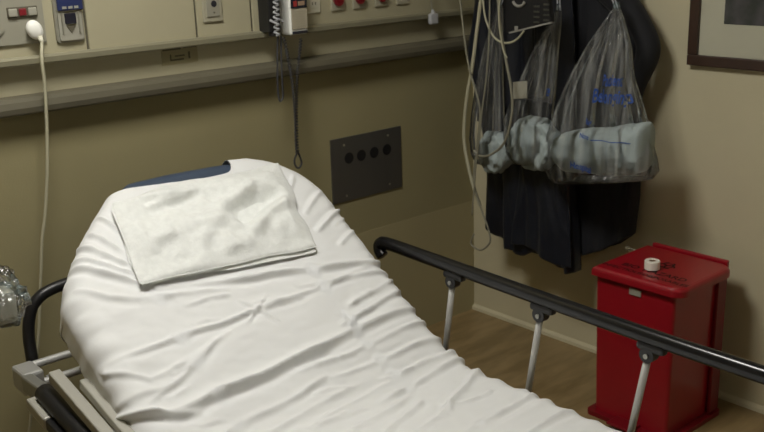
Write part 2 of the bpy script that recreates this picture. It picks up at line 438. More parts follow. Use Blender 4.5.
coil(bm, [(-0.921, -0.085, 1.260), (-0.928, -0.085, 1.221), (-0.944, -0.085, 1.139), (-0.955, -0.085, 1.039), (-0.961, -0.085, 0.920), (-0.960, -0.085, 0.871)], .0044, .0022, .0100)
tube(bm, spline([(-0.966, -0.090, 0.879), (-0.980, -0.090, 0.854), (-0.977, -0.090, 0.832), (-0.963, -0.090, 0.823), (-0.951, -0.090, 0.838), (-0.956, -0.090, 0.860), (-0.964, -0.090, 0.879)], 6), .0035, 8)
tag(obj('coiled_cord', bm, 'cord_black', None, True), 'long dark coiled cord hanging doubled from the measuring unit to above the towel', 'cord')

# white connector on a cord
wc = thing('cable_connector', 'small white connector hanging on a thin cord over the console strip', 'connector', (-.28, -.06, 1.25))
obj('connector_body', box(bmesh.new(), (-.302, -.072, 1.250), (-.262, -.054, 1.290), .005), 'coil_white', wc)
obj('connector_neck', cyl(bmesh.new(), (-.283, -.063, 1.2902), (-.286, -.063, 1.305), .009, .004), 'coil_white', wc)
obj('cable', tube(bmesh.new(), spline([(-.286, -.063, 1.30), (-.292, -.063, 1.33), (-.292, -.06, 1.38), (-.285, -.035, 1.43)], 6), .0028, 8), 'cord_grey', wc, True)
obj('plug', cyl(bmesh.new(), (-.285, -.045, 1.43), (-.285, -.0302, 1.43), .01), 'coil_white', wc)

# stainless access plate
sp = thing('steel_wall_plate', 'dark steel wall plate with four round holes above the bed', 'wall plate', (-.58, 0, .632))
obj('plate', box(bmesh.new(), (-.755, -.005, .630), (-.409, -.0003, .873), .001), 'steel_plate', sp)
for x, z in ((-.693, .845), (-.477, .847), (-.690, .652), (-.475, .655)):
    obj('screw', cyl(bmesh.new(), (x, -.0068, z), (x, -.0052, z), .0045, seg=14), 'screw_steel', sp)
for x in (-.672, -.612, -.549, -.484):
    obj('hole', cyl(bmesh.new(), (x, -.0066, .793), (x, -.0052, .793), .021, seg=28), 'black_rubber', sp)['label'] = 'black round insert'

# ------------------------------------------------------------------ bed
XC=-1.560; BX=.44; LEN=2.18; YH=-.275; ZH=.971; TH=math.radians(35)
_l=np.linspace(-.3,3,3301); _t=np.clip((_l-.725)/.31,0,1); _t=TH*(1-(3*_t**2-2*_t**3))
_dy=-np.cos(_t); _dz=-np.sin(_t)
_y=np.concatenate([[0],np.cumsum((_dy[1:]+_dy[:-1])/2*.001)]); _z=np.concatenate([[0],np.cumsum((_dz[1:]+_dz[:-1])/2*.001)])
_y+=YH-_y[300]; _z+=ZH-_z[300]
def prof(l): return np.interp(l,_l,_y),np.interp(l,_l,_z),np.interp(l,_l,_t)
def bed_pt(x,l,w):
    "x across (m, from the centre line), l along the mattress, w out of it"
    y,z,t=prof(l)
    return np.stack([XC+x, y-w*np.sin(t)*1.0, z+w*np.cos(t)],-1)
def sdf(x,l):
    py=l-LEN/2; RC=.25+.12*np.clip(.5-x/.5,0,1)*(py<0); qx=np.abs(x)-BX-.02*(x<0)+RC; qy=np.abs(py)-LEN/2+RC
    mx=np.maximum(qx,0); my=np.maximum(qy,0)
    pw=np.where((x<0)&(py<0),1.38,2.)
    ln=(mx**pw+my**pw)**(1/pw)
    d=ln+np.minimum(np.maximum(qx,qy),0)-RC
    out=ln>1e-9
    ax=mx**(pw-1); ay=my**(pw-1); an=np.maximum(np.sqrt(ax*ax+ay*ay),1e-9)
    gx=np.where(out,ax/an,(qx>qy)*1.)*np.sign(x)
    gy=np.where(out,ay/an,(qx<=qy)*1.)*np.sign(py)
    return d,gx,gy
def wrap(u,v,off=0.,r=.055,drop=.045,r2=.04):
    "cloth wrap: grid point -> bed coordinates (x,l,w) and normal"
    d,gx,gy=sdf(u,v); e=d+r
    a=np.clip(e/r,0,math.pi/2); o=np.where(e>0,r*np.sin(a),e*0); w=np.where(e>0,-r*(1-np.cos(a)),0)
    rest=np.maximum(e-r*math.pi/2,0); dd=np.minimum(rest,drop); w=w-dd
    rest=np.maximum(rest-drop,0); a2=np.clip(rest/r2,0,math.pi/2)
    o=o-r2*(1-np.cos(a2)); w=w-r2*np.sin(a2)
    rest=np.maximum(rest-r2*math.pi/2,0); o=o-rest
    base=np.where(e>0,e,0)
    X=u-gx*base+gx*o; L=v-gy*base+gy*o
    na=a+a2*(e>0); nx=gx*np.sin(na)*(e>0); ny=gy*np.sin(na)*(e>0); nw=np.where(e>0,np.cos(na),1.)
    return X+nx*off, L+ny*off, w+nw*off

bed = thing('hospital_bed', 'hospital bed with raised head end, navy mattress and black side rails', 'bed', (XC, -1.35, 0))
# mattress
nu, nv = 120, 220
U, V = np.meshgrid(np.linspace(-.66, .66, nu), np.linspace(-.22, LEN + .22, nv), indexing='ij')
x, l, w_ = wrap(U, V, off=-.020 + .017 * np.clip(1 - V / .12, 0, 1) * (V > -.02) * np.clip(1 - np.abs(U) / .26, 0, 1) ** .3, drop=.045)
P = bed_pt(x, l, w_)
bm, _ = grid_bm(P)
obj('mattress', bm, 'mattress_blue', bed, True)
# deck: head section and flat section under the mattress
def deckbox(l0, l1, x0, x1, w0, w1):
    bm = bmesh.new(); vs = []
    for l_ in (l0, l1):
        for xx in (x0, x1):
            for ww in (w0, w1): vs.append(bm.verts.new(bed_pt(np.array(xx), np.array(l_), np.array(ww))))
    for f in ((0, 1, 3, 2), (4, 6, 7, 5), (0, 4, 5, 1), (2, 3, 7, 6), (0, 2, 6, 4), (1, 5, 7, 3)): bm.faces.new([vs[i] for i in f])
    return bm
obj('head_deck', deckbox(.30, .80, -.30, .30, -.175, -.150), 'bed_deck', bed)
obj('seat_deck', box(bmesh.new(), (XC - .36, -2.36, .283), (XC + .36, -1.02, .308), .004), 'bed_deck', bed)
bm = bmesh.new()
for sx in (-1, 1):
    box(bm, (XC + sx * .40 - .022, -2.42, .235), (XC + sx * .40 + .022, -.36, .282), .006)
for yy in (-2.40, -1.35, -.38):
    box(bm, (XC - .38, yy - .02, .24), (XC + .38, yy + .02, .278), .004)
obj('frame', bm, 'frame_paint', bed)
obj('lift_arm', obox(bmesh.new(), (XC, -1.0, .28), (XC, -.60, .535), .05, .03), 'frame_paint', bed)
bm = bmesh.new(); box(bm, (XC - .26, -2.2, .12), (XC + .26, -.55, .17), .01)
box(bm, (XC - .05, -1.9, .17), (XC + .05, -1.8, .239), .005); box(bm, (XC - .05, -.95, .17), (XC + .05, -.85, .239), .005)
for yy in (-2.2, -.55): box(bm, (XC - .36, yy - .03, .13), (XC + .36, yy + .03, .17), .008)
obj('base', bm, 'frame_paint', bed)
for sx in (-1, 1):
    for yy in (-2.2, -.55):
        xx = XC + sx * .33
        cs = obj('caster_fork', box(bmesh.new(), (xx - .022, yy - .02, .07), (xx + .022, yy + .02, .129), .006), 'grey_metal', bed)
        obj('caster_wheel', cyl(bmesh.new(), (xx - .018, yy, .05), (xx + .018, yy, .05), .05, seg=28), 'black_rubber', cs)

# right side rail, raised
RL = [(-1.042, -0.640, 0.690), (-1.053, -0.896, 0.690), (-1.070, -1.241, 0.690), (-1.083, -1.568, 0.690), (-1.086, -1.849, 0.690)]
def rail_at(y): return float(np.interp(-y, [-p[1] for p in RL], [p[0] for p in RL])) if y > RL[-1][1] else RL[-1][0]
RXR = rail_at(-.6)
rp = [(RXR, -.605, .645), (RXR, -.590, .662), (RXR, -.596, .682), (RXR, -.635, .690)] + [(rail_at(y), y, .690) for y in (-.8, -1.0, -1.3, -1.6, -1.85, -2.16)] + [(rail_at(-2.2), -2.2, .667)]
sr = obj('side_rail', tube(bmesh.new(), spline(rp, 8), .020, 16, flat=.85), 'black_gloss', bed, True)
sr['label'] = 'raised black side rail'
for yt in [p[1] for p in [(-1.053, -0.920, 0.690), (-1.072, -1.249, 0.690), (-1.081, -1.577, 0.690)]] + [-1.95]:
    RXR = rail_at(yt)
    bm = bmesh.new()
    box(bm, (RXR - .013, yt - .040, .655), (RXR + .013, yt + .034, .677), .008)
    cyl(bm, (RXR - .012, yt + .004, .647), (RXR + .012, yt + .004, .647), .019, seg=22)
    lg = obj('rail_bracket', bm, 'black_rubber', sr)
    obj('bolt', cyl(bmesh.new(), (RXR - .016, yt + .004, .645), (RXR - .0122, yt + .004, .645), .006, seg=14), 'grey_metal', lg)
    obj('rail_post', cyl(bmesh.new(), (RXR, yt + .006, .640), (RXR + .028, yt + .09, .245), .0090, seg=18), 'post_metal', sr, True)['label'] = 'bright metal post'
bm = bmesh.new(); box(bm, (RXR + .008, -2.05, .228), (RXR + .045, -.70, .262), .006)
for yy in (-1.9, -.9): box(bm, (XC + .40, yy - .02, .24), (RXR + .01, yy + .02, .258))
obj('lower_rail', bm, 'grey_metal', sr)

# left side rail, lowered, and push handle at the head end
PL = [(-1.798, -0.200, 0.670), (-1.843, -0.200, 0.676), (-1.881, -0.200, 0.674), (-1.917, -0.200, 0.669), (-1.941, -0.200, 0.661), (-1.962, -0.200, 0.646), (-1.976, -0.200, 0.627), (-1.987, -0.200, 0.594), (-1.993, -0.200, 0.549), (-1.993, -0.200, 0.506), (-1.993, -0.200, 0.464), (-1.995, -0.200, 0.428)]
PR_ = [(2 * XC - p[0] + .02, p[1], p[2]) for p in PL[::-1]]
obj('push_handle', tube(bmesh.new(), spline(PL[::-1] + [(-1.8, -.2, .672), (-1.3, -.2, .672)] + PR_[::-1][:0] + [(-1.2, -.2, .665), (-1.14, -.2, .63), (-1.13, -.2, .56), (-1.13, -.2, .45)], 6), .0165, 14), 'black_rubber', bed, True)['label'] = 'black curved push handle'
hb_ = bmesh.new()
cyl(hb_, (-2.04, -.24, .485), (-1.13, -.24, .485), .011); cyl(hb_, (-2.04, -.30, .455), (-1.13, -.30, .455), .011)
box(hb_, (-2.062, -.315, .432), (-2.005, -.225, .497), .008); box(hb_, (-1.16, -.31, .26), (-1.10, -.21, .49), .006)
box(hb_, (-1.99, -.31, .24), (-1.95, -.27, .46), .006)
box(hb_, (-1.99, -.40, .24), (-1.94, -.27, .28), .006); box(hb_, (-1.18, -.40, .24), (-1.10, -.21, .28), .006)
obj('head_crossbar', hb_, 'post_metal', bed)
lb = bmesh.new()
q = [(-2.060, -0.529, 0.573), (-2.060, -0.786, 0.516), (-2.060, -0.933, 0.484)]
obox(lb, q[0], q[2], .030, .030, bev=.004)
q = [(-2.030, -0.635, 0.580), (-2.030, -0.819, 0.532), (-2.030, -0.942, 0.495)]
obox(lb, q[0], q[2], .026, .026, bev=.004)
sl = obj('side_rail', lb, 'frame_paint', bed); sl['label'] = 'lowered side rail with pale grey bars'
q = [(-2.075, -0.486, 0.516), (-2.075, -0.761, 0.475), (-2.075, -0.926, 0.450)]
obj('rail_grip', tube(bmesh.new(), spline([q[0], q[1], q[2]], 6), .024, 14), 'black_rubber', sl, True)['label'] = 'black grip bar'
q = [(-2.100, -0.463, 0.489), (-2.100, -0.567, 0.471), (-2.100, -0.755, 0.449)]
obj('end_cap', obox(bmesh.new(), q[0], q[1], .03, .034, bev=.005), 'frame_paint', sl)
obj('latch_arm', obox(bmesh.new(), q[1], q[2], .024, .03, bev=.005), 'black_rubber', sl)
q = [(-2.045, -0.243, 0.478), (-2.045, -0.553, 0.611)]
obj('latch_bracket', obox(bmesh.new(), (-2.05, -.30, .47), (-2.05, -.62, .485), .03, .05, bev=.006), 'grey_metal', sl)

# ------------------------------------------------------------------ sheet
CREASES = [  # polyline (u, v), height, width, valley side
    ([(-.448, .555), (-.334, .550), (-.2, .548), (-.078, .540), (-.014, .538), (.11, .536), (.238, .532), (.43, .515)], .009, .009, 1),
    ([(-.47, .700), (-.38, .728), (-.19, .728), (.01, .712), (.186, .694), (.432, .690)], .016, .017, 1),
    ([(-.15, .412), (.0, .445), (.164, .472), (.322, .498), (.44, .520)], .012, .011, 1),
    ([(.12, .512), (.332, .540), (.44, .56)], .007, .010, 1),
    ([(.04, .800), (.204, .812), (.44, .816)], .011, .012, -1),
    ([(.15, .864), (.388, .874), (.45, .868)], .010, .011, -1),
    ([(.12, 1.095), (.20, 1.07), (.302, 1.022), (.44, .955)], .010, .012, -1),
    ([(.15, 1.172), (.316, 1.172), (.45, 1.160)], .010, .012, 1),
    ([(-.05, .752), (.212, .754), (.45, .748)], .009, .010, -1),
    ([(.16, .668), (.30, .650), (.44, .618)], .009, .011, 1),
    ([(.22, .620), (.34, .605), (.44, .582)], .008, .010, 1),
    ([(.10, .940), (.294, .914), (.45, .900)], .009, .012, 1),
    ([(.22, 1.286), (.40, 1.288)], .008, .012, 1),
    ([(-.32, .165), (-.258, .274)], .008, .010, 1), ([(-.37, .190), (-.262, .312)], .009, .010, 1),
    ([(-.40, .225), (-.262, .335)], .008, .009, 1), ([(-.42, .25), (-.35, .30), (-.22, .40)], .010, .012, 1),
    ([(-.43, .33), (-.36, .38), (-.20, .44)], .007, .012, 1), ([(-.27, .11), (-.235, .21)], .006, .009, 1),
    ([(.45, .29), (.296, .364)], .011, .012, 1), ([(.42, .21), (.30, .294)], .010, .011, 1), ([(.44, .38), (.33, .43)], .008, .010, 1),
    ([(.36, .13), (.29, .22)], .008, .010, 1), ([(.44, .33), (.36, .36)], .006, .008, -1),
    ([(-.054, .498), (-.018, .538), (.016, .600)], .006, .006, 1), ([(-.07, .566), (-.018, .538), (.03, .505)], .006, .006, 1), ([(-.06, .535), (-.03, .55), (.01, .545)], .005, .006, -1),
    ([(-.54, .62), (-.502, .668), (-.38, .735), (-.30, .75)], .012, .012, 1), ([(-.46, .57), (-.376, .632), (-.262, .618)], .006, .011, 1),
    ([(-.47, .66), (-.33, .668), (-.19, .60)], .006, .012, 1), ([(-.42, .695), (-.238, .628), (-.16, .58)], .005, .010, 1), ([(-.30, .63), (-.20, .60), (-.12, .57)], .004, .010, -1),
    ([(-.20, .474), (-.12, .466), (-.06, .478)], .005, .008, 1), ([(-.30, .42), (-.136, .44), (-.05, .46)], .006, .012, -1),
    ([(-.22, .885), (.0, .860), (.12, .850)], .006, .014, 1), ([(-.35, .840), (-.058, .812), (.05, .79)], .007, .013, 1), ([(-.06, .99), (.134, .972), (.2, .95)], .006, .013, 1),
    ([(-.12, .92), (.05, .90), (.2, .88)], .004, .012, -1), ([(.0, 1.05), (.2, 1.0)], .005, .012, 1),
]
rg_ = np.random.default_rng(5)
for k in range(46):
    cu_ = rg_.uniform(-.34, .34); cv_ = rg_.uniform(.44, 1.7); cl_ = rg_.uniform(.05, .16); cs_ = rg_.uniform(-.25, .12)
    CREASES.append(([(cu_ - cl_ / 2, cv_ + cs_ * cl_ / 2), (cu_, cv_ + rg_.uniform(-.006, .006)), (cu_ + cl_ / 2, cv_ - cs_ * cl_ / 2)], rg_.uniform(.0022, .005), rg_.uniform(.007, .013), 1 if rg_.random() < .6 else -1))
def seg_dist(u, v, poly):
    best = np.full(u.shape, 9.0); side = np.zeros(u.shape); tt = np.zeros(u.shape); tot = 0
    for (a, b) in zip(poly, poly[1:]):
        dx, dy = b[0] - a[0], b[1] - a[1]; L2 = dx * dx + dy * dy; Ls = math.sqrt(L2)
        s = ((u - a[0]) * dx + (v - a[1]) * dy) / L2; sc = np.clip(s, 0, 1)
        ex, ey = u - a[0] - sc * dx, v - a[1] - sc * dy; d = np.hypot(ex, ey)
        m = d < best; best = np.where(m, d, best); side = np.where(m, np.sign(ex * dy - ey * dx) * -1, side); tt = np.where(m, tot + sc * Ls, tt)
        tot += Ls
    return best, side, tt / tot
def sheet_height(u, v):
    wob = .008 * noise2(u * 9 + 3, v * 9, 3)
    h = .0035 * noise2(u * 4 + 10, v * 6 + 4, 5) + .0016 * noise2(u * 14 + 9, v * 26 + 7, 6) + .0011 * noise2(u * 30 + 3, v * 60 + 2, 8)
    for k, (poly, a, wd, side) in enumerate(CREASES):
        d, s, t = seg_dist(u, v + wob, poly)
        tp = np.clip(np.minimum(t, 1 - t) * 6, 0, 1) ** .7
        if poly[-1][0] > .40 or poly[0][0] < -.44: tp = np.where((t > .5) == (poly[-1][0] > .40), np.maximum(tp, .8), tp)
        a2 = a * (.75 + .35 * noise2(t * 7 + k, t * 0 + k, 12))
        sd = d * s * side
        h = h + a2 * 1.4 * tp * (np.exp(-(d / (wd * .62)) ** 1.5) - .38 * np.exp(-((sd - wd * 1.25) / (wd * .85)) ** 2))
    h = np.maximum(h, -.014)
    # gathers that come in from the far edge
    e = np.clip((u - .14) / .30, 0, 1); env = e * e * np.clip((v - .42) / .2, 0, 1) * np.clip((1.6 - v) / .3, 0, 1)
    ph = v * 2 * PI / .070 + 6.0 * noise2(u * 3, v * 5, 21) + 1.2 * u
    h = h + .0034 * env * (1.2 - np.abs(np.sin(ph / 2)) * 2) * (1 + .8 * noise2(v * 7, u * 3, 24))
    # gathers at the near edge of the raised head end
    e = np.clip((-u - .30) / .15, 0, 1); env = e * np.clip((v - .15) / .1, 0, 1) * np.clip((.72 - v) / .1, 0, 1)
    h = h + .0022 * env * np.sin(v * 2 * PI / .07 + 2 * noise2(u * 6, v * 6, 22))
    return h
nu, nv = 300, 520
uu = np.linspace(-.62, .62, nu); k0 = np.linspace(0, 1, nv)
win = 1 / (1 + np.exp(-(uu + .250) / .012)) * 1 / (1 + np.exp((uu - .205) / .010))
v0 = -.17 + win * (.236 + .012 * np.sin(uu * 9 + .5)); v1 = LEN + .17
s0 = k0 * (v1 + .17) - .17
U = np.repeat(uu[:, None], nv, 1)
V = v0[:, None] + (v1 - v0[:, None]) * k0[None, :]
H = sheet_height(U, V)
d, _, _ = sdf(U, V)
x, l, w_ = wrap(U, V, off=.004 + H * np.clip(1.25 - np.maximum(d, 0) * 6, .2, 1))
P = bed_pt(x, l, w_)
bm, _ = grid_bm(P)
sheet = obj('bed_sheet', bm, 'sheet_cotton', None, True)
tag(sheet, 'wrinkled white fitted sheet pulled over the mattress of the hospital bed', 'bed sheet')

# ------------------------------------------------------------------ folded towel on the raised head
TQ = [(-.228, .094), (-.280, .384), (.246, .428), (.322, .098)]
n1, n2 = 150, 90
a_, b_ = np.meshgrid(np.linspace(0, 1, n1), np.linspace(0, 1, n2), indexing='ij')
def bil(a, b):
    c = [np.array(q) for q in TQ]
    e = lambda k: (1 - a) * ((1 - b) * c[0][k] + b * c[1][k]) + a * ((1 - b) * c[3][k] + b * c[2][k])
    return e(0), e(1)
def towel_layer(th0, th1, inset, seed, bulge=0.):
    tu, tv = bil(inset + a_ * (1 - 2 * inset), inset * 1.3 + b_ * (1 - 2.6 * inset))
    ew = .010 * noise2(tu * 14 + seed, tv * 14, seed); tu = tu + ew * (np.abs(a_ - .5) * 2) ** 4; tv = tv + (.010 * noise2(tu * 11, tv * 9 + seed, seed + 1) + .010 * np.sin(a_ * 9 + 1) * (b_ < .5)) * (np.abs(b_ - .5) * 2) ** 4
    ed = np.minimum(np.minimum(a_, 1 - a_) * .53, np.minimum(b_, 1 - b_) * .33)
    rnd = np.sqrt(np.clip(1 - (1 - np.clip(ed / .016, 0, 1)) ** 2, 0, 1))
    mid = (th0 + th1) / 2
    inner = np.clip(ed / .05, 0, 1)
    wr = (.015 * noise2(tu * 7 + 2, tv * 12 + 1, 31) + .005 * noise2(tu * 22 + 2, tv * 28 + 1, 32) + .0008 * noise2(tu * 60 + 2, tv * 70 + 1, 33)) * inner
    for (poly, hh, wd, sd) in (([(-.16, .10), (-.08, .13), (-.03, .125)], .014, .015, 1), ([(-.17, .15), (-.06, .15), (.02, .13)], .011, .013, 1),
                               ([(.02, .22), (.10, .20), (.2, .16)], .010, .018, 1), ([(.08, .33), (.17, .27), (.27, .25)], .022, .02, -1),
                               ([(-.1, .34), (-.02, .27), (.05, .25)], .008, .02, 1), ([(-.2, .27), (-.12, .26)], .008, .016, 1)):
        dd, s_, t_ = seg_dist(tu, tv, poly); tp = np.clip(np.minimum(t_, 1 - t_) * 5, 0, 1)
        wr = wr + hh * tp * (np.exp(-(dd / wd) ** 2) - .6 * np.exp(-((dd * s_ * sd - wd * 1.8) / (wd * 1.3)) ** 2)) * inner
    top = mid + (th1 - mid) * rnd + wr * (1 * 1.15 if bulge else .3) + bulge * inner
    bot = mid - (mid - th0) * rnd
    xt, lt, wt_ = wrap(tu, tv, off=0); 
    T = bed_pt(xt, lt, wt_ + top + .006); Bm = bed_pt(xt, lt, wt_ + bot + .006)
    bm = bmesh.new()
    VT = [[bm.verts.new(T[i, j]) for j in range(n2)] for i in range(n1)]
    VB = [[(VT[i][j] if False else bm.verts.new(Bm[i, j])) for j in range(n2)] for i in range(n1)]
    for i in range(n1 - 1):
        for j in range(n2 - 1):
            bm.faces.new((VT[i][j], VT[i + 1][j], VT[i + 1][j + 1], VT[i][j + 1]))
            bm.faces.new((VB[i][j], VB[i][j + 1], VB[i + 1][j + 1], VB[i + 1][j]))
    for i in range(n1 - 1):
        bm.faces.new((VT[i][0], VB[i][0], VB[i + 1][0], VT[i + 1][0])); bm.faces.new((VT[i][-1], VT[i + 1][-1], VB[i + 1][-1], VB[i][-1]))
    for j in range(n2 - 1):
        bm.faces.new((VT[0][j], VT[0][j + 1], VB[0][j + 1], VB[0][j])); bm.faces.new((VT[-1][j], VB[-1][j], VB[-1][j + 1], VT[-1][j + 1]))
    return bm
tw = thing('folded_towel', 'folded white terry towel lying on the raised head of the bed', 'towel', tuple(bed_pt(np.array(.03), np.array(.25), np.array(.0))))
obj('lower_layer', towel_layer(.001, .010, .006, 41), 'towel_cotton', tw, True)
obj('upper_layer', towel_layer(.009, .022, 0.0, 45, .010), 'towel_cotton', tw, True)

# ------------------------------------------------------------------ red step bin
bn = thing('step_bin', 'red metal waste bin with a rounded-corner lid standing against the side wall', 'waste bin', (-.26, -1.07, 0))
def taper_box(x0, x1, y0, y1, z0, z1, t, r=.012):
    bm = bmesh.new(); n = 12; rings = []
    for k in range(n + 1):
        f = k / n; g = t * (1 - f); z = z0 + (z1 - z0) * f
        rings.append([bm.verts.new((px, py, z)) for px, py in rrect(x0 + g, y0 + g, x1 - g, y1 - g, r, 4)])
    m = len(rings[0])
    for k in range(n):
        for i in range(m): bm.faces.new((rings[k][i], rings[k][(i + 1) % m], rings[k + 1][(i + 1) % m], rings[k + 1][i]))
    bm.faces.new(rings[0][::-1]); bm.faces.new(rings[-1]); return bm
obj('body', taper_box(-.408, -.140, -1.222, -.930, .012, .502, .008), 'bin_red', bn)
bm = bmesh.new()
for yy in (-1.232, -.936): box(bm, (-.170, yy, .02), (-.125, yy + .014, .500), .003)
box(bm, (-.125, -1.228, .02), (-.110, -.924, .500), .002)
obj('back_frame', bm, 'bin_red_base', bn)
obj('base_plate', prism(bmesh.new(), rrect(-.425, -1.240, -.105, -.918, .02), .0, .016, 'z'), 'bin_red_base', bn)
obj('pedal', box(bmesh.new(), (-.465, -1.12, .017), (-.40, -1.03, .025), .003), 'bin_red_base', bn)
# lid with a down-turned rounded front
bm = bmesh.new(); rings = []
outl = rrect(-.426, -1.256, -.115, -.926, .045, 8, (0, 0, 1, 1))
def sc(poly, g): cx, cy = -.270, -1.091; return [(cx + (x - cx) * (1 - g / .17), cy + (y - cy) * (1 - g / .17)) for x, y in poly]
for g, z in ((0, .503), (0, .520), (.002, .526), (.007, .531), (.015, .533)): rings.append([bm.verts.new((*p, z)) for p in sc(outl, g)])
m = len(rings[0])
for k in range(len(rings) - 1):
    for i in range(m): bm.faces.new((rings[k][i], rings[k][(i + 1) % m], rings[k + 1][(i + 1) % m], rings[k + 1][i]))
bm.faces.new(rings[0][::-1]); bm.faces.new(rings[-1])
lid = obj('lid', bm, 'bin_red', bn)
obj('lid_lip', box(bmesh.new(), (-.112, -1.225, .505), (-.098, -.945, .541), .004), 'bin_red', lid)
for p_ in [(-0.149, -0.873, 0.512), (-0.156, -1.224, 0.512)]: obj('hinge_cap', cyl(bmesh.new(), (p_[0], p_[1] - .006, .512), (p_[0], p_[1] + .006, .512), .008, seg=14), 'screw_steel', lid); obj('hinge_pin', cyl(bmesh.new(), (p_[0], p_[1] + (.006 if p_[1] < -1.1 else -.006), .512), (p_[0], -1.25 if p_[1] < -1.1 else -.93, .512), .004, seg=10), 'screw_steel', lid)
obj('front_tag', box(bmesh.new(), (-.4125, -1.105, .468), (-.4075, -1.062, .489), .001), 'label_silver', bn)['label'] = 'small pale metal tag'
# writing on the lid: read by someone standing in front (towards -x); text right = -y, text up = +x
def lid_fn(cx, cy, z=.5338): return lambda tx, ty: (cx + ty, cy - tx, z)
for wd_, sz_, cx_, cy_ in (('BIO', .038, -.354, -1.018), ('HAZARD', .038, -.354, -1.142), ('INFECTIOUS', .027, -.390, -1.012), ('DISPOSABLES', .027, -.390, -1.168)):
    obj('printed_word', text_bm(bmesh.new(), wd_, sz_, lid_fn(cx_, cy_)), 'ink_black', lid)['label'] = 'black printed word'
bm = bmesh.new()
# biohazard-like symbol: three open rings around a centre
def ringseg(bm, cx, cy, r0, r1, a0, a1, z=.5338, n=16):
    A = []; Bq = []
    for k in range(n + 1):
        a = a0 + (a1 - a0) * k / n
        A.append(bm.verts.new((cx + r0 * math.cos(a), cy + r0 * math.sin(a), z))); Bq.append(bm.verts.new((cx + r1 * math.cos(a), cy + r1 * math.sin(a), z)))
    for k in range(n): bm.faces.new((A[k], A[k + 1], Bq[k + 1], Bq[k]))
sx_, sy_ = -.262, -1.098
for k in range(3):
    a = 2 * PI * k / 3 + 0.0
    ringseg(bm, sx_ + .017 * math.cos(a), sy_ + .017 * math.sin(a), .0125, .019, a + .55, a + 2 * PI - .55, .5338)
ringseg(bm, sx_, sy_, .020, .024, 0, 2 * PI, .5339, 32)
obj('hazard_symbol', bm, 'ink_black', lid)['label'] = 'black hazard symbol'

# tape roll on the lid
tp_ = thing('tape_roll', 'small roll of white medical tape lying on the red bin lid', 'tape roll', (-.322, -1.083, .534))
bm = bmesh.new(); cx, cy = -.322, -1.083
prof_t = [(.0105, .536), (.0105, .561), (.0125, .563), (.0225, .563), (.0245, .561), (.0245, .536), (.0225, .5345), (.0125, .5345)]
rings = [[bm.verts.new((cx + r_ * math.cos(a), cy + r_ * math.sin(a), z)) for r_, z in prof_t] for a in (2 * PI * k / 32 for k in range(32))]
for k in range(32):
    for i in range(8): bm.faces.new((rings[k][i], rings[k][(i + 1) % 8], rings[(k + 1) % 32][(i + 1) % 8], rings[(k + 1) % 32][i]))
obj('roll', bm, 'tape_white', tp_)
bm = bmesh.new(); rings = [[bm.verts.new((cx + r_ * math.cos(a), cy + r_ * math.sin(a), z)) for r_, z in ((.0085, .5345), (.0085, .562), (.0104, .562), (.0104, .5345))] for a in (2 * PI * k / 24 for k in range(24))]
for k in range(24):
    for i in range(4): bm.faces.new((rings[k][i], rings[k][(i + 1) % 4], rings[(k + 1) % 24][(i + 1) % 4], rings[(k + 1) % 24][i]))
obj('core', bm, 'tape_core', tp_)

# ------------------------------------------------------------------ picture on the side wall
pf = thing('framed_picture', 'dark wood framed picture with a wide pale mat on the side wall', 'picture', (-.01, -1.38, 1.142))
y1, y0_, z0, z1 = -.982, -1.78, 1.142, 1.72
FW = .034
obj('mat', box(bmesh.new(), (-.012, y0_ + .01, z0 + .01), (-.002, y1 - .01, z1 - .01)), 'mat_board', pf)
bm = bmesh.new()
for (a, b) in (((y0_, z0), (y1, z0 + FW)), ((y0_, z1 - FW), (y1, z1)), ((y0_, z0 + FW), (y0_ + FW, z1 - FW)), ((y1 - FW, z0 + FW), (y1, z1 - FW))):
    box(bm, (-.026, a[0], a[1]), (-.001, b[0], b[1]), .003)
obj('frame', bm, 'frame_wood', pf)
q = [(-0.013, -1.099, 1.279)][0]
obj('photograph', box(bmesh.new(), (-.0135, y0_ + (y1 - q[1]), q[2]), (-.0122, q[1], z1 - .12)), 'photo_dark', pf)

# ------------------------------------------------------------------ coat hook rail on the side wall (above the picture's upper edge)
hr = thing('coat_hook_rail', 'pale hook rail high on the side wall carrying the coats and bags', 'hook rail', (-.02, -.5, 1.50))
obj('rail_board', box(bmesh.new(), (-.020, -.96, 1.50), (-.0005, -.10, 1.58), .004), 'lamp_body', hr)
for yy in (-.22, -.40, -.58, -.76): 
    obj('hook', tube(bmesh.new(), spline([(-.018, yy, 1.555), (-.06, yy, 1.545), (-.10, yy, 1.545), (-.125, yy, 1.555), (-.13, yy, 1.575)], 6), .006, 10), 'chrome', hr, True)

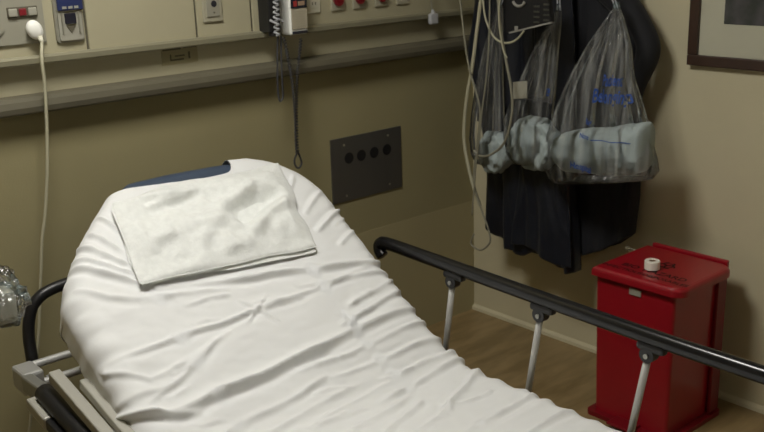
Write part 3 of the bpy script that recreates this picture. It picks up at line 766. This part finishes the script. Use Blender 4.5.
# ------------------------------------------------------------------ coats
def garment(left, right, zs_top, hem, x_mid, depth, seed, folds=7, amp=.018, n=120, rows=90, top_pinch=0.0):
    """left / right: (z, y) polylines; hem: (s, dz) where s runs 0..1 across; closed loft"""
    z = np.linspace(zs_top, left[-1][0], rows)
    lz = np.array(left)[::-1]; rz = np.array(right)[::-1]
    yl = np.interp(z, lz[:, 0], lz[:, 1]); yr = np.interp(z, rz[:, 0], rz[:, 1])
    th = np.linspace(0, 2 * PI, n, endpoint=False)
    T, K = np.meshgrid(th, np.arange(rows), indexing='ij')
    c = np.cos(T); s = np.sin(T)
    ce = np.sign(c) * np.abs(c) ** .8; se = np.sign(s) * np.abs(s) ** .6
    S = (1 - ce) / 2
    Y = yl[K] + (yr[K] - yl[K]) * S
    f = K / (rows - 1)
    dz = np.interp(S, [h[0] for h in hem], [h[1] for h in hem])
    Zz = z[K] + dz * f ** 1.5
    dep = depth * (.45 + .55 * np.minimum(1, f * 2 + top_pinch))
    fold = amp * noise2(S * folds + seed, f * 1.8 + S * 1.5, seed) * (.4 + .6 * f) + amp * .5 * noise2(S * folds * 2.3, f * 4 - S * 3, seed + 1)
    fold = fold + .35 * amp * (1 - np.abs(np.sin(S * folds * 2.2 + 2.5 * noise2(S * 3, f * 2, seed + 2)))) * (.2 + f)
    X = x_mid - se * dep / 2 - np.where(s > 0, fold, 0)
    X = np.minimum(X, -.004)
    P = np.stack([X, Y, Zz], -1)
    bm, Vv = grid_bm(P, closed_u=True)
    bm.faces.new([Vv[i][0] for i in range(n)])
    bm.faces.new([Vv[i][-1] for i in range(n)][::-1])
    return bm

ca = thing('long_coat', 'large black coat with a bent sleeve hanging behind the biggest plastic bag', 'coat', (-.08, -.6, .43))
obj('coat_body', garment([(1.56, -.50), (1.50, -.40), (1.40, -.32), (1.2, -.29), (.8, -.33), (.44, -.40)],
                         [(1.56, -.62), (1.50, -.70), (1.38, -.80), (1.25, -.83), (1.0, -.835), (.77, -.850), (.60, -.850), (.44, -.838)], 1.56,
                         [(0, 0), (.35, -.02), (.6, -.01), (.8, .03), (1, .10)], -.068, .11, 3, 8, .014), 'coat_black', ca, True)
sl_pts = [(-0.110, -0.666, 1.432), (-0.110, -0.757, 1.362), (-0.110, -0.831, 1.300), (-0.110, -0.881, 1.231), (-0.110, -0.891, 1.186), (-0.110, -0.875, 1.126), (-0.110, -0.851, 1.057), (-0.110, -0.832, 0.970), (-0.110, -0.820, 0.882)]
obj('sleeve', tube(bmesh.new(), spline(sl_pts, 8), .05, 20, rad=[.050 + .003 * math.sin(i * .23) - .0004 * i for i in range(65)], flat=1.0), 'coat_black', ca, True)
obj('collar_loop', tube(bmesh.new(), spline([(-.07, -.54, 1.555), (-.09, -.56, 1.572), (-.10, -.58, 1.5715), (-.09, -.59, 1.57), (-.07, -.60, 1.555)], 5), .003, 8), 'coat_black', ca, True)

jb = thing('short_jacket', 'dark navy jacket with a pointed hem hanging below the two left plastic bags', 'jacket', (-.10, -.4, .38))
obj('jacket_body', garment([(1.54, -.34), (1.48, -.24), (1.38, -.165), (1.2, -.175), (1.05, -.20), (.9, -.205), (.66, -.235), (.50, -.245), (.45, -.245)],
                           [(1.54, -.46), (1.48, -.54), (1.38, -.60), (1.2, -.62), (.9, -.635), (.66, -.655), (.50, -.672), (.45, -.675)], 1.54,
                           [(0, .02), (.10, -.015), (.40, -.045), (.47, -.055), (.56, -.030), (.88, -.075), (1.0, -.068)], -.155, .085, 9, 6, .032), 'jacket_navy', jb, True)
s2 = [(-0.150, -0.239, 1.443), (-0.150, -0.204, 1.327), (-0.150, -0.179, 1.230), (-0.150, -0.168, 1.155), (-0.150, -0.178, 1.072), (-0.150, -0.199, 0.978), (-0.150, -0.215, 0.883)]
obj('sleeve', tube(bmesh.new(), spline(s2, 8), .035, 18, rad=[.036 + .003 * math.sin(i * .3) for i in range(49)]), 'jacket_navy', jb, True)
obj('front_flap', garment([(1.0, -.46), (.7, -.44), (.45, -.42)], [(1.0, -.60), (.7, -.655), (.45, -.680)], 1.0,
                          [(0, .0), (.3, .0), (.9, -.045), (1, -.04)], -.215, .022, 15, 3, .020), 'jacket_navy', jb, True)
obj('hanger_loop', tube(bmesh.new(), spline([(-.15, -.38, 1.535), (-.13, -.39, 1.56), (-.115, -.40, 1.56), (-.13, -.41, 1.56), (-.15, -.42, 1.535)], 5), .003, 8), 'jacket_navy', jb, True)

# ------------------------------------------------------------------ clear drawstring bags
def bag_surface(rows_spec, seed, pleats=14):
    """rows: (z, yc, half width, half depth, xc)"""
    R = np.array(rows_spec); k = np.arange(len(R))
    def f(S, th):
        q = S * (len(R) - 1)
        z, yc, hw_, hd, xc = (np.interp(q, k, R[:, i]) for i in range(5))
        c = np.cos(th); s = np.sin(th)
        pl = 1 + (.16 * (1 - S) + .02) * np.sin(th * pleats + 2 * noise2(th * 1.2, S * 2, seed)) + .05 * noise2(th * 4, S * 7, seed + 2)
        yy = yc - c * hw_ * (1 + (pl - 1) * .35)
        return np.stack([xc - s * hd * pl, yy, z + .20 * S * S * (yc - yy)], -1)
    return f
def make_bag(name, label, rows_spec, seed, hook_y, mat='bag_film'):
    t = thing(name, label, 'plastic bag', (rows_spec[-1][4], rows_spec[-1][1], rows_spec[-1][0]), 'clear plastic bags on the hook rail')
    f = bag_surface(rows_spec, seed)
    S, TH = np.meshgrid(np.linspace(0, 1, 60), np.linspace(0, 2 * PI, 96, endpoint=False), indexing='ij')
    bm, Vv = grid_bm(f(S, TH), closed_v=True)
    bm.faces.new([Vv[-1][i] for i in range(96)])
    obj('bag', bm, mat, t, True)
    z, yc, hw_, hd, xc = rows_spec[0]
    obj('gathered_neck', cyl(bmesh.new(), (xc, yc, z - .006), (xc - .0, yc, z + .02), hw_ * 1.05, hw_ * .8), 'crumpled_film', t, True)
    obj('drawstring', tube(bmesh.new(), spline([(xc, yc - .005, z), (xc + .03, yc * .5 + hook_y * .5, (z + 1.5) / 2), (-.122, hook_y - .007, 1.5452), (-.11, hook_y, 1.5515), (-.122, hook_y + .007, 1.5452), (xc + .03, yc * .5 + hook_y * .5 + .01, (z + 1.5) / 2), (xc, yc + .006, z)], 6), .0022, 6), 'coil_white', t, True)
    return t, f
B3 = [(1.335, -.850, .012, .012, -.235), (1.30, -.848, .030, .026, -.240), (1.22, -.838, .075, .045, -.250), (1.12, -.820, .115, .060, -.260), (1.0, -.822, .168, .070, -.268), (.92, -.824, .200, .078, -.272), (.86, -.828, .216, .080, -.275), (.81, -.832, .222, .078, -.275), (.78, -.832, .205, .066, -.275), (.768, -.832, .18, .04, -.275)]
B2 = [(1.32, -.615, .010, .010, -.230), (1.28, -.608, .022, .020, -.240), (1.18, -.580, .045, .040, -.255), (1.05, -.550, .075, .055, -.265), (.95, -.525, .090, .064, -.27), (.88, -.528, .096, .070, -.275), (.82, -.535, .088, .068, -.275), (.79, -.540, .066, .055, -.275), (.782, -.540, .05, .03, -.275)]
B1 = [(1.325, -.345, .009, .010, -.225), (1.28, -.345, .020, .018, -.235), (1.18, -.335, .036, .030, -.245), (1.05, -.325, .052, .044, -.255), (.93, -.320, .066, .052, -.26), (.85, -.322, .072, .056, -.265), (.79, -.326, .068, .054, -.265), (.755, -.330, .052, .044, -.265), (.748, -.330, .036, .026, -.265)]
t3, f3 = make_bag('plastic_bag', 'largest clear plastic bag with blue printing hanging in front of the coat', B3, 51, -.76)
t2, f2 = make_bag('plastic_bag', 'clear plastic bag hanging in the middle under the black cuff', B2, 57, -.58)
t1, f1 = make_bag('plastic_bag', 'narrowest clear plastic bag hanging nearest the room corner', B1, 61, -.40)

# cloth bundles inside
def bundle(name, label, rows_, x_mid, depth, seed, amp):
    """rows_: (s, y, ztop, zbot) along y; closed lumpy roll"""
    R = np.array(rows_); n = 90; m = 72
    q = np.linspace(0, len(R) - 1, n); k = np.arange(len(R))
    y = np.interp(q, k, R[:, 0]); zt = np.interp(q, k, R[:, 1]); zb = np.interp(q, k, R[:, 2])
    th = np.linspace(0, 2 * PI, m, endpoint=False)
    I, T = np.meshgrid(np.arange(n), th, indexing='ij')
    zc = (zt + zb) / 2; hh = (zt - zb) / 2
    e = np.clip(np.minimum(I, n - 1 - I) / (n * .06), 0, 1); e = np.sqrt(1 - (1 - e) ** 2) * .97 + .03
    c = np.cos(T); s = np.sin(T)
    cz = np.sign(s) * np.abs(s) ** .65; cx_ = np.sign(c) * np.abs(c) ** .8
    lump = 1 + amp * noise2(I / n * 7 + seed, T * 2.2, seed) + amp * .6 * noise2(I / n * 16 + seed, T * 4, seed + 1) - amp * .5 * np.abs(np.sin(T * 2.0 + noise2(I / n * 4, T, seed + 2) * 2)) ** 8
    X = x_mid - cx_ * depth / 2 * e * lump; Y = y[I]; Z = zc[I] + cz * hh[I] * (e ** .35) * (1 + (lump - 1) * .35)
    bm, Vv = grid_bm(np.stack([X, Y, Z], -1), closed_v=True)
    bm.faces.new([Vv[0][j] for j in range(m)]); bm.faces.new([Vv[-1][j] for j in range(m)][::-1])
    return tag(obj(name, bm, 'gown_grey', None, True), label, 'folded gown', 'grey cloth bundles inside the plastic bags')
def zy(p): return [(a[1], a[2], b[2]) for a, b in zip(p[::2], p[1::2])]
bundle('folded_gown', 'widest pale grey cloth bundle lying in the largest plastic bag', zy([(-0.285, -0.658, 0.895), (-0.285, -0.668, 0.826), (-0.285, -0.700, 0.922), (-0.285, -0.704, 0.786), (-0.285, -0.778, 0.942), (-0.285, -0.796, 0.788), (-0.285, -0.877, 0.962), (-0.285, -0.892, 0.800), (-0.285, -0.960, 0.982), (-0.285, -0.980, 0.815), (-0.285, -1.021, 0.999), (-0.285, -1.041, 0.839)]), -.275, .105, 71, .09)
bundle('folded_gown', 'pale grey cloth bundle in the middle plastic bag', zy([(-0.285, -0.455, 0.874), (-0.285, -0.455, 0.823), (-0.285, -0.487, 0.937), (-0.285, -0.498, 0.782), (-0.285, -0.541, 0.957), (-0.285, -0.554, 0.765), (-0.285, -0.609, 0.945), (-0.285, -0.603, 0.770), (-0.285, -0.653, 0.908), (-0.285, -0.655, 0.817)]), -.275, .090, 75, .17)
bundle('folded_gown', 'smallest pale grey cloth bundle in the bag nearest the room corner', zy([(-0.275, -0.299, 0.836), (-0.275, -0.299, 0.760), (-0.275, -0.329, 0.874), (-0.275, -0.334, 0.723), (-0.275, -0.379, 0.877), (-0.275, -0.379, 0.719), (-0.275, -0.417, 0.860), (-0.275, -0.418, 0.749), (-0.275, -0.446, 0.835), (-0.275, -0.442, 0.782)]), -.265, .078, 79, .17)

q = [(-0.325, -0.497, 1.077), (-0.325, -0.498, 1.018), (-0.325, -0.561, 1.028), (-0.325, -0.560, 1.087)]
bm = bmesh.new(); A = [bm.verts.new(v) for v in q]; Bq = [bm.verts.new((v[0] + .002, v[1], v[2])) for v in q]
bm.faces.new(A); bm.faces.new(Bq[::-1])
for i in range(4): bm.faces.new((A[i], Bq[i], Bq[(i + 1) % 4], A[(i + 1) % 4]))
tag(obj('paper_tag', bm, 'label_silver', None), 'small pale paper tag stuck to the middle plastic bag', 'tag')

# printing on the bags
def bag_fn(f, rows_spec, yc, zc, lift=.004, tilt=0.0):
    R = np.array(rows_spec)[::-1]
    def g(tx, ty):
        yy = yc - tx; z = zc + ty + tilt * tx
        S = float(np.interp(-z, -np.array(rows_spec)[:, 0], np.linspace(0, 1, len(rows_spec))))
        y_c = np.interp(z, R[:, 0], R[:, 1]); hw_ = np.interp(z, R[:, 0], R[:, 2])
        c = np.clip(-(yy - y_c) / hw_, -.98, .98); th = math.acos(c)
        p = f(np.array(S), np.array(th)); return (float(p[0]) - lift, float(p[1]), z)
    return g
q = [(-0.320, -0.900, 1.102), (-0.320, -0.906, 1.048), (-0.320, -0.843, 0.976), (-0.320, -0.829, 0.928), (-0.320, -0.825, 0.823)]
for wd_, size_, sx2, k_, lift_, tl_ in (('Patient', .050, .40, 0, .012, 0), ('Belongings', .062, .44, 1, .012, 0), ('Bag', .026, .7, 2, .012, 0), ('Name', .024, .75, 3, .010, 0), ('Hospital', .030, .8, 4, .010, -.10)):
    g = bag_fn(f3, B3, q[k_][1], q[k_][2], lift_, tl_)
    obj('printed_word', text_bm(bmesh.new(), wd_, size_, lambda a, b, g=g, s_=sx2: g(a * s_, b)), 'print_blue', t3)['label'] = 'blue printed word'
bm = bmesh.new(); g = bag_fn(f3, B3, q[3][1] - .030, q[3][2], .012); V_ = [[bm.verts.new(g(k * .009, dz_)) for dz_ in (0, .0026)] for k in range(15)]
for k in range(14): bm.faces.new((V_[k][0], V_[k + 1][0], V_[k + 1][1], V_[k][1]))
obj('printed_line', bm, 'print_blue', t3)
q = [(-0.320, -0.647, 1.091), (-0.320, -0.648, 1.037)]
for k_, wd_ in enumerate(('Patient', 'Belongings')):
    g = bag_fn(f2, B2, q[k_][1], q[k_][2], .006)
    obj('printed_word', text_bm(bmesh.new(), wd_, .036, lambda a, b, g=g: g(a * .4, b)), 'print_blue', t2)['label'] = 'blue printed word'

# ------------------------------------------------------------------ black cuff and cables near the corner
cf = thing('pressure_cuff', 'black folded cuff with a pale bottom edge hanging in front of the bags', 'cuff', (-.345, -.60, 1.24))
q = [(-0.345, -0.476, 1.383), (-0.345, -0.486, 1.250), (-0.345, -0.683, 1.293), (-0.345, -0.664, 1.400)]
bm = bmesh.new()
A = [bm.verts.new((v[0] - .008, v[1], v[2])) for v in q]; Bq = [bm.verts.new((v[0] + .012, v[1], v[2])) for v in q]
bm.faces.new(A); bm.faces.new(Bq[::-1])
for i in range(4): bm.faces.new((A[i], Bq[i], Bq[(i + 1) % 4], A[(i + 1) % 4]))
bmesh.ops.bevel(bm, geom=list(bm.edges), offset=.003, segments=2, affect='EDGES')
obj('cuff_panel', bm, 'cuff_black', cf)
obj('edge_binding', obox(bmesh.new(), (q[1][0] - .006, q[1][1] - .018, q[1][2] - .001), (q[2][0] - .006, q[2][1], q[2][2] - .001), .010, .005), 'cuff_print', cf)['label'] = 'pale bottom binding'
e = [(-0.356, -0.535, 1.267), (-0.356, -0.547, 1.359)]
bm = bmesh.new(); box(bm, (e[0][0] - .001, e[0][1] - .009, e[0][2] - .012), (e[0][0] + .0008, e[0][1] + .006, e[0][2] + .006), .0005)
obj('icon', bm, 'cuff_print', cf)
bm = bmesh.new(); ps = [(e[1][0], e[1][1] + .026 * math.cos(a), e[1][2] + .002 + .022 * math.sin(a)) for a in np.linspace(PI + .3, 2 * PI - .3, 12)]
tube(bm, ps, .005, 8); obj('round_emblem', bm, 'cuff_print', cf, True)
bm = bmesh.new()
e = [(-0.356, -0.621, 1.317), (-0.356, -0.662, 1.325)]
for k, p in enumerate(e):
    for j in range(4): box(bm, (p[0] - .0008, p[1] - .014, p[2] - .03 + j * .017), (p[0] + .0008, p[1] + .010, p[2] - .024 + j * .017))
obj('small_print', bm, 'faint_print', cf)
obj('hanging_hose', tube(bmesh.new(), spline([(-.345, -.63, 1.37), (-.34, -.60, 1.43), (-.25, -.48, 1.52), (-.14, -.405, 1.562), (-.125, -.40, 1.562)], 6), .006, 8), 'cuff_black', cf, True)

CABLES = [
    ([(-0.360, -0.389, 1.395), (-0.360, -0.379, 1.355), (-0.360, -0.360, 1.251), (-0.360, -0.335, 1.113), (-0.360, -0.315, 1.036), (-0.360, -0.299, 0.943), (-0.360, -0.294, 0.850), (-0.360, -0.313, 0.759), (-0.360, -0.338, 0.687), (-0.360, -0.373, 0.613)], .0068, 'cord_ivory', 'thickest ivory tube hanging down past the room corner'),
    ([(-0.370, -0.284, 1.393), (-0.370, -0.289, 1.352), (-0.370, -0.302, 1.266), (-0.370, -0.316, 1.180), (-0.370, -0.335, 1.104), (-0.370, -0.364, 1.035), (-0.370, -0.383, 0.965), (-0.370, -0.368, 0.843), (-0.370, -0.352, 0.710), (-0.370, -0.387, 0.610), (-0.370, -0.421, 0.541), (-0.370, -0.431, 0.490), (-0.370, -0.386, 0.448), (-0.370, -0.336, 0.460), (-0.370, -0.351, 0.503)], .0034, 'cord_grey', 'thin grey cable hanging nearest the corner and ending in a small loop'),
    ([(-0.370, -0.393, 1.396), (-0.370, -0.398, 1.356), (-0.370, -0.412, 1.289), (-0.370, -0.449, 1.233), (-0.370, -0.499, 1.216), (-0.370, -0.548, 1.229), (-0.370, -0.582, 1.261)], .0036, 'cord_ivory', 'short ivory cable curving under the black cuff'),
    ([(-0.380, -0.444, 1.398), (-0.380, -0.439, 1.358), (-0.380, -0.435, 1.223), (-0.380, -0.421, 1.084), (-0.380, -0.402, 0.976), (-0.380, -0.387, 0.866), (-0.380, -0.372, 0.772), (-0.380, -0.362, 0.676), (-0.380, -0.351, 0.579)], .0030, 'cord_grey', 'thin grey cable hanging straight beside the thick ivory tube'),
    ([(-0.375, -0.467, 1.398), (-0.375, -0.471, 1.358), (-0.375, -0.485, 1.259), (-0.375, -0.508, 1.160), (-0.375, -0.532, 1.066), (-0.375, -0.537, 0.981), (-0.375, -0.506, 0.878), (-0.375, -0.445, 0.823), (-0.375, -0.387, 0.806), (-0.375, -0.358, 0.824)], .0045, 'cord_grey', 'grey cable curving across the narrowest plastic bag'),
    ([(-0.385, -0.502, 1.399), (-0.385, -0.489, 1.360), (-0.385, -0.485, 1.287), (-0.385, -0.503, 1.201), (-0.385, -0.522, 1.169)], .0028, 'cord_ivory', 'thin pale cable end hanging over the top of the narrowest bag'),
]
# cable bracket out of the picture that carries them
cb = thing('cable_hanger', 'grey wall arm near the room corner carrying the hanging cables', 'cable hanger', (-.2, -.35, 1.50))
obj('arm', obox(bmesh.new(), (-.0005, -.06, 1.52), (-.42, -.20, 1.52), .03, .02, bev=.004), 'grey_metal', cb)
obj('arm_hook', obox(bmesh.new(), (-.40, -.14, 1.505), (-.40, -.55, 1.505), .02, .012, bev=.003), 'grey_metal', cb)
for pts_, r_, mt, lab in CABLES:
    p0 = pts_[0]; pts_ = [(-.40, max(min(p0[1] + .0, -.16), -.54), 1.512), (-.392, p0[1], 1.46)] + list(pts_)
    tag(obj('hanging_cable', tube(bmesh.new(), spline(pts_, 8), r_, 10), mt, None, True), lab, 'cable', 'cables hanging near the corner')

# ------------------------------------------------------------------ crumpled plastic at the left edge
q = [(-2.200, -0.624, 0.926), (-2.200, -0.695, 0.930), (-2.200, -0.734, 0.912), (-2.200, -0.768, 0.885), (-2.200, -0.801, 0.859), (-2.200, -0.798, 0.836), (-2.200, -0.749, 0.803), (-2.200, -0.675, 0.785), (-2.200, -0.579, 0.751), (-2.200, -0.472, 0.739), (-2.200, -0.469, 0.794), (-2.200, -0.541, 0.872)]
cy_ = sum(p[1] for p in q) / len(q); cz_ = sum(p[2] for p in q) / len(q)
n = 60; rings = []
S, TH = np.meshgrid(np.linspace(0, 1, 40), np.linspace(0, 2 * PI, n, endpoint=False), indexing='ij')
qa = np.array([(p[1] - cy_, p[2] - cz_) for p in q]); ang = np.unwrap(np.arctan2(qa[:, 1], qa[:, 0])); rad = np.hypot(qa[:, 0], qa[:, 1])
o_ = np.argsort(np.mod(ang, 2 * PI)); aa = np.mod(ang, 2 * PI)[o_]; rr = rad[o_]
aa = np.concatenate([aa - 2 * PI, aa, aa + 2 * PI]); rr = np.concatenate([rr, rr, rr])
R0 = np.interp(TH, aa, rr); ph = (S - .5) * PI
cr = 1 + .16 * noise2(TH * 3, S * 9, 91) + .10 * noise2(TH * 7, S * 18, 92)
P = np.stack([-2.20 + .05 * np.sin(ph) * cr, cy_ + .02 + .78 * R0 * np.cos(TH) * np.cos(ph) * cr, cz_ + .8 * R0 * np.sin(TH) * np.cos(ph) * cr], -1)
bm, _ = grid_bm(P, closed_v=True)
cp = thing('crumpled_bag', 'crumpled clear plastic bag hanging at the left edge beside the bed head', 'plastic bag', (-2.2, cy_, cz_ - .07))
obj('film', bm, 'crumpled_film', cp, True)
obj('contents', box(bmesh.new(), (-2.225, cy_ - .03, cz_ - .045), (-2.175, cy_ + .035, cz_ + .03), .012), 'gas_grey', cp)
obj('red_clip', box(bmesh.new(), (-2.25, cy_ - .01, cz_ - .03), (-2.235, cy_ + .01, cz_ - .015), .003), 'socket_red', cp)
tp0 = q[0]
obj('hanging_strap', tube(bmesh.new(), spline([(-2.2, tp0[1] - .01, tp0[2] - .01), (-2.24, tp0[1] + .10, tp0[2] + .12), (-2.34, -.15, 1.15), (-2.38, -.05, 1.245)], 6), .004, 8), 'coil_white', cp, True)
obj('wall_hook', box(bmesh.new(), (-2.395, -.06, 1.235), (-2.365, -.0005, 1.26), .004), 'chrome', cp)

# ------------------------------------------------------------------ world, camera, colour
wd = bpy.data.worlds.new('World'); scene.world = wd; wd.use_nodes = True
wd.node_tree.nodes['Background'].inputs['Color'].default_value = (.05, .05, .05, 1)
wd.node_tree.nodes['Background'].inputs['Strength'].default_value = .2
cam = bpy.data.cameras.new('camera'); cam.lens = CAM_LENS; cam.sensor_width = 36; cam.clip_start = .02
cam.dof.use_dof = True; cam.dof.focus_distance = 2.3; cam.dof.aperture_fstop = 7.0
co = bpy.data.objects.new('camera', cam); COL.objects.link(co)
R3 = Matrix(CAM_ROWS); co.matrix_world = Matrix.Translation(CAM_LOC) @ R3.to_4x4()
scene.camera = co
vs = scene.view_settings
vs.view_transform = 'Standard'; vs.look = 'None'; vs.gamma = 1; vs.use_curve_mapping = False; vs.exposure = 0.17
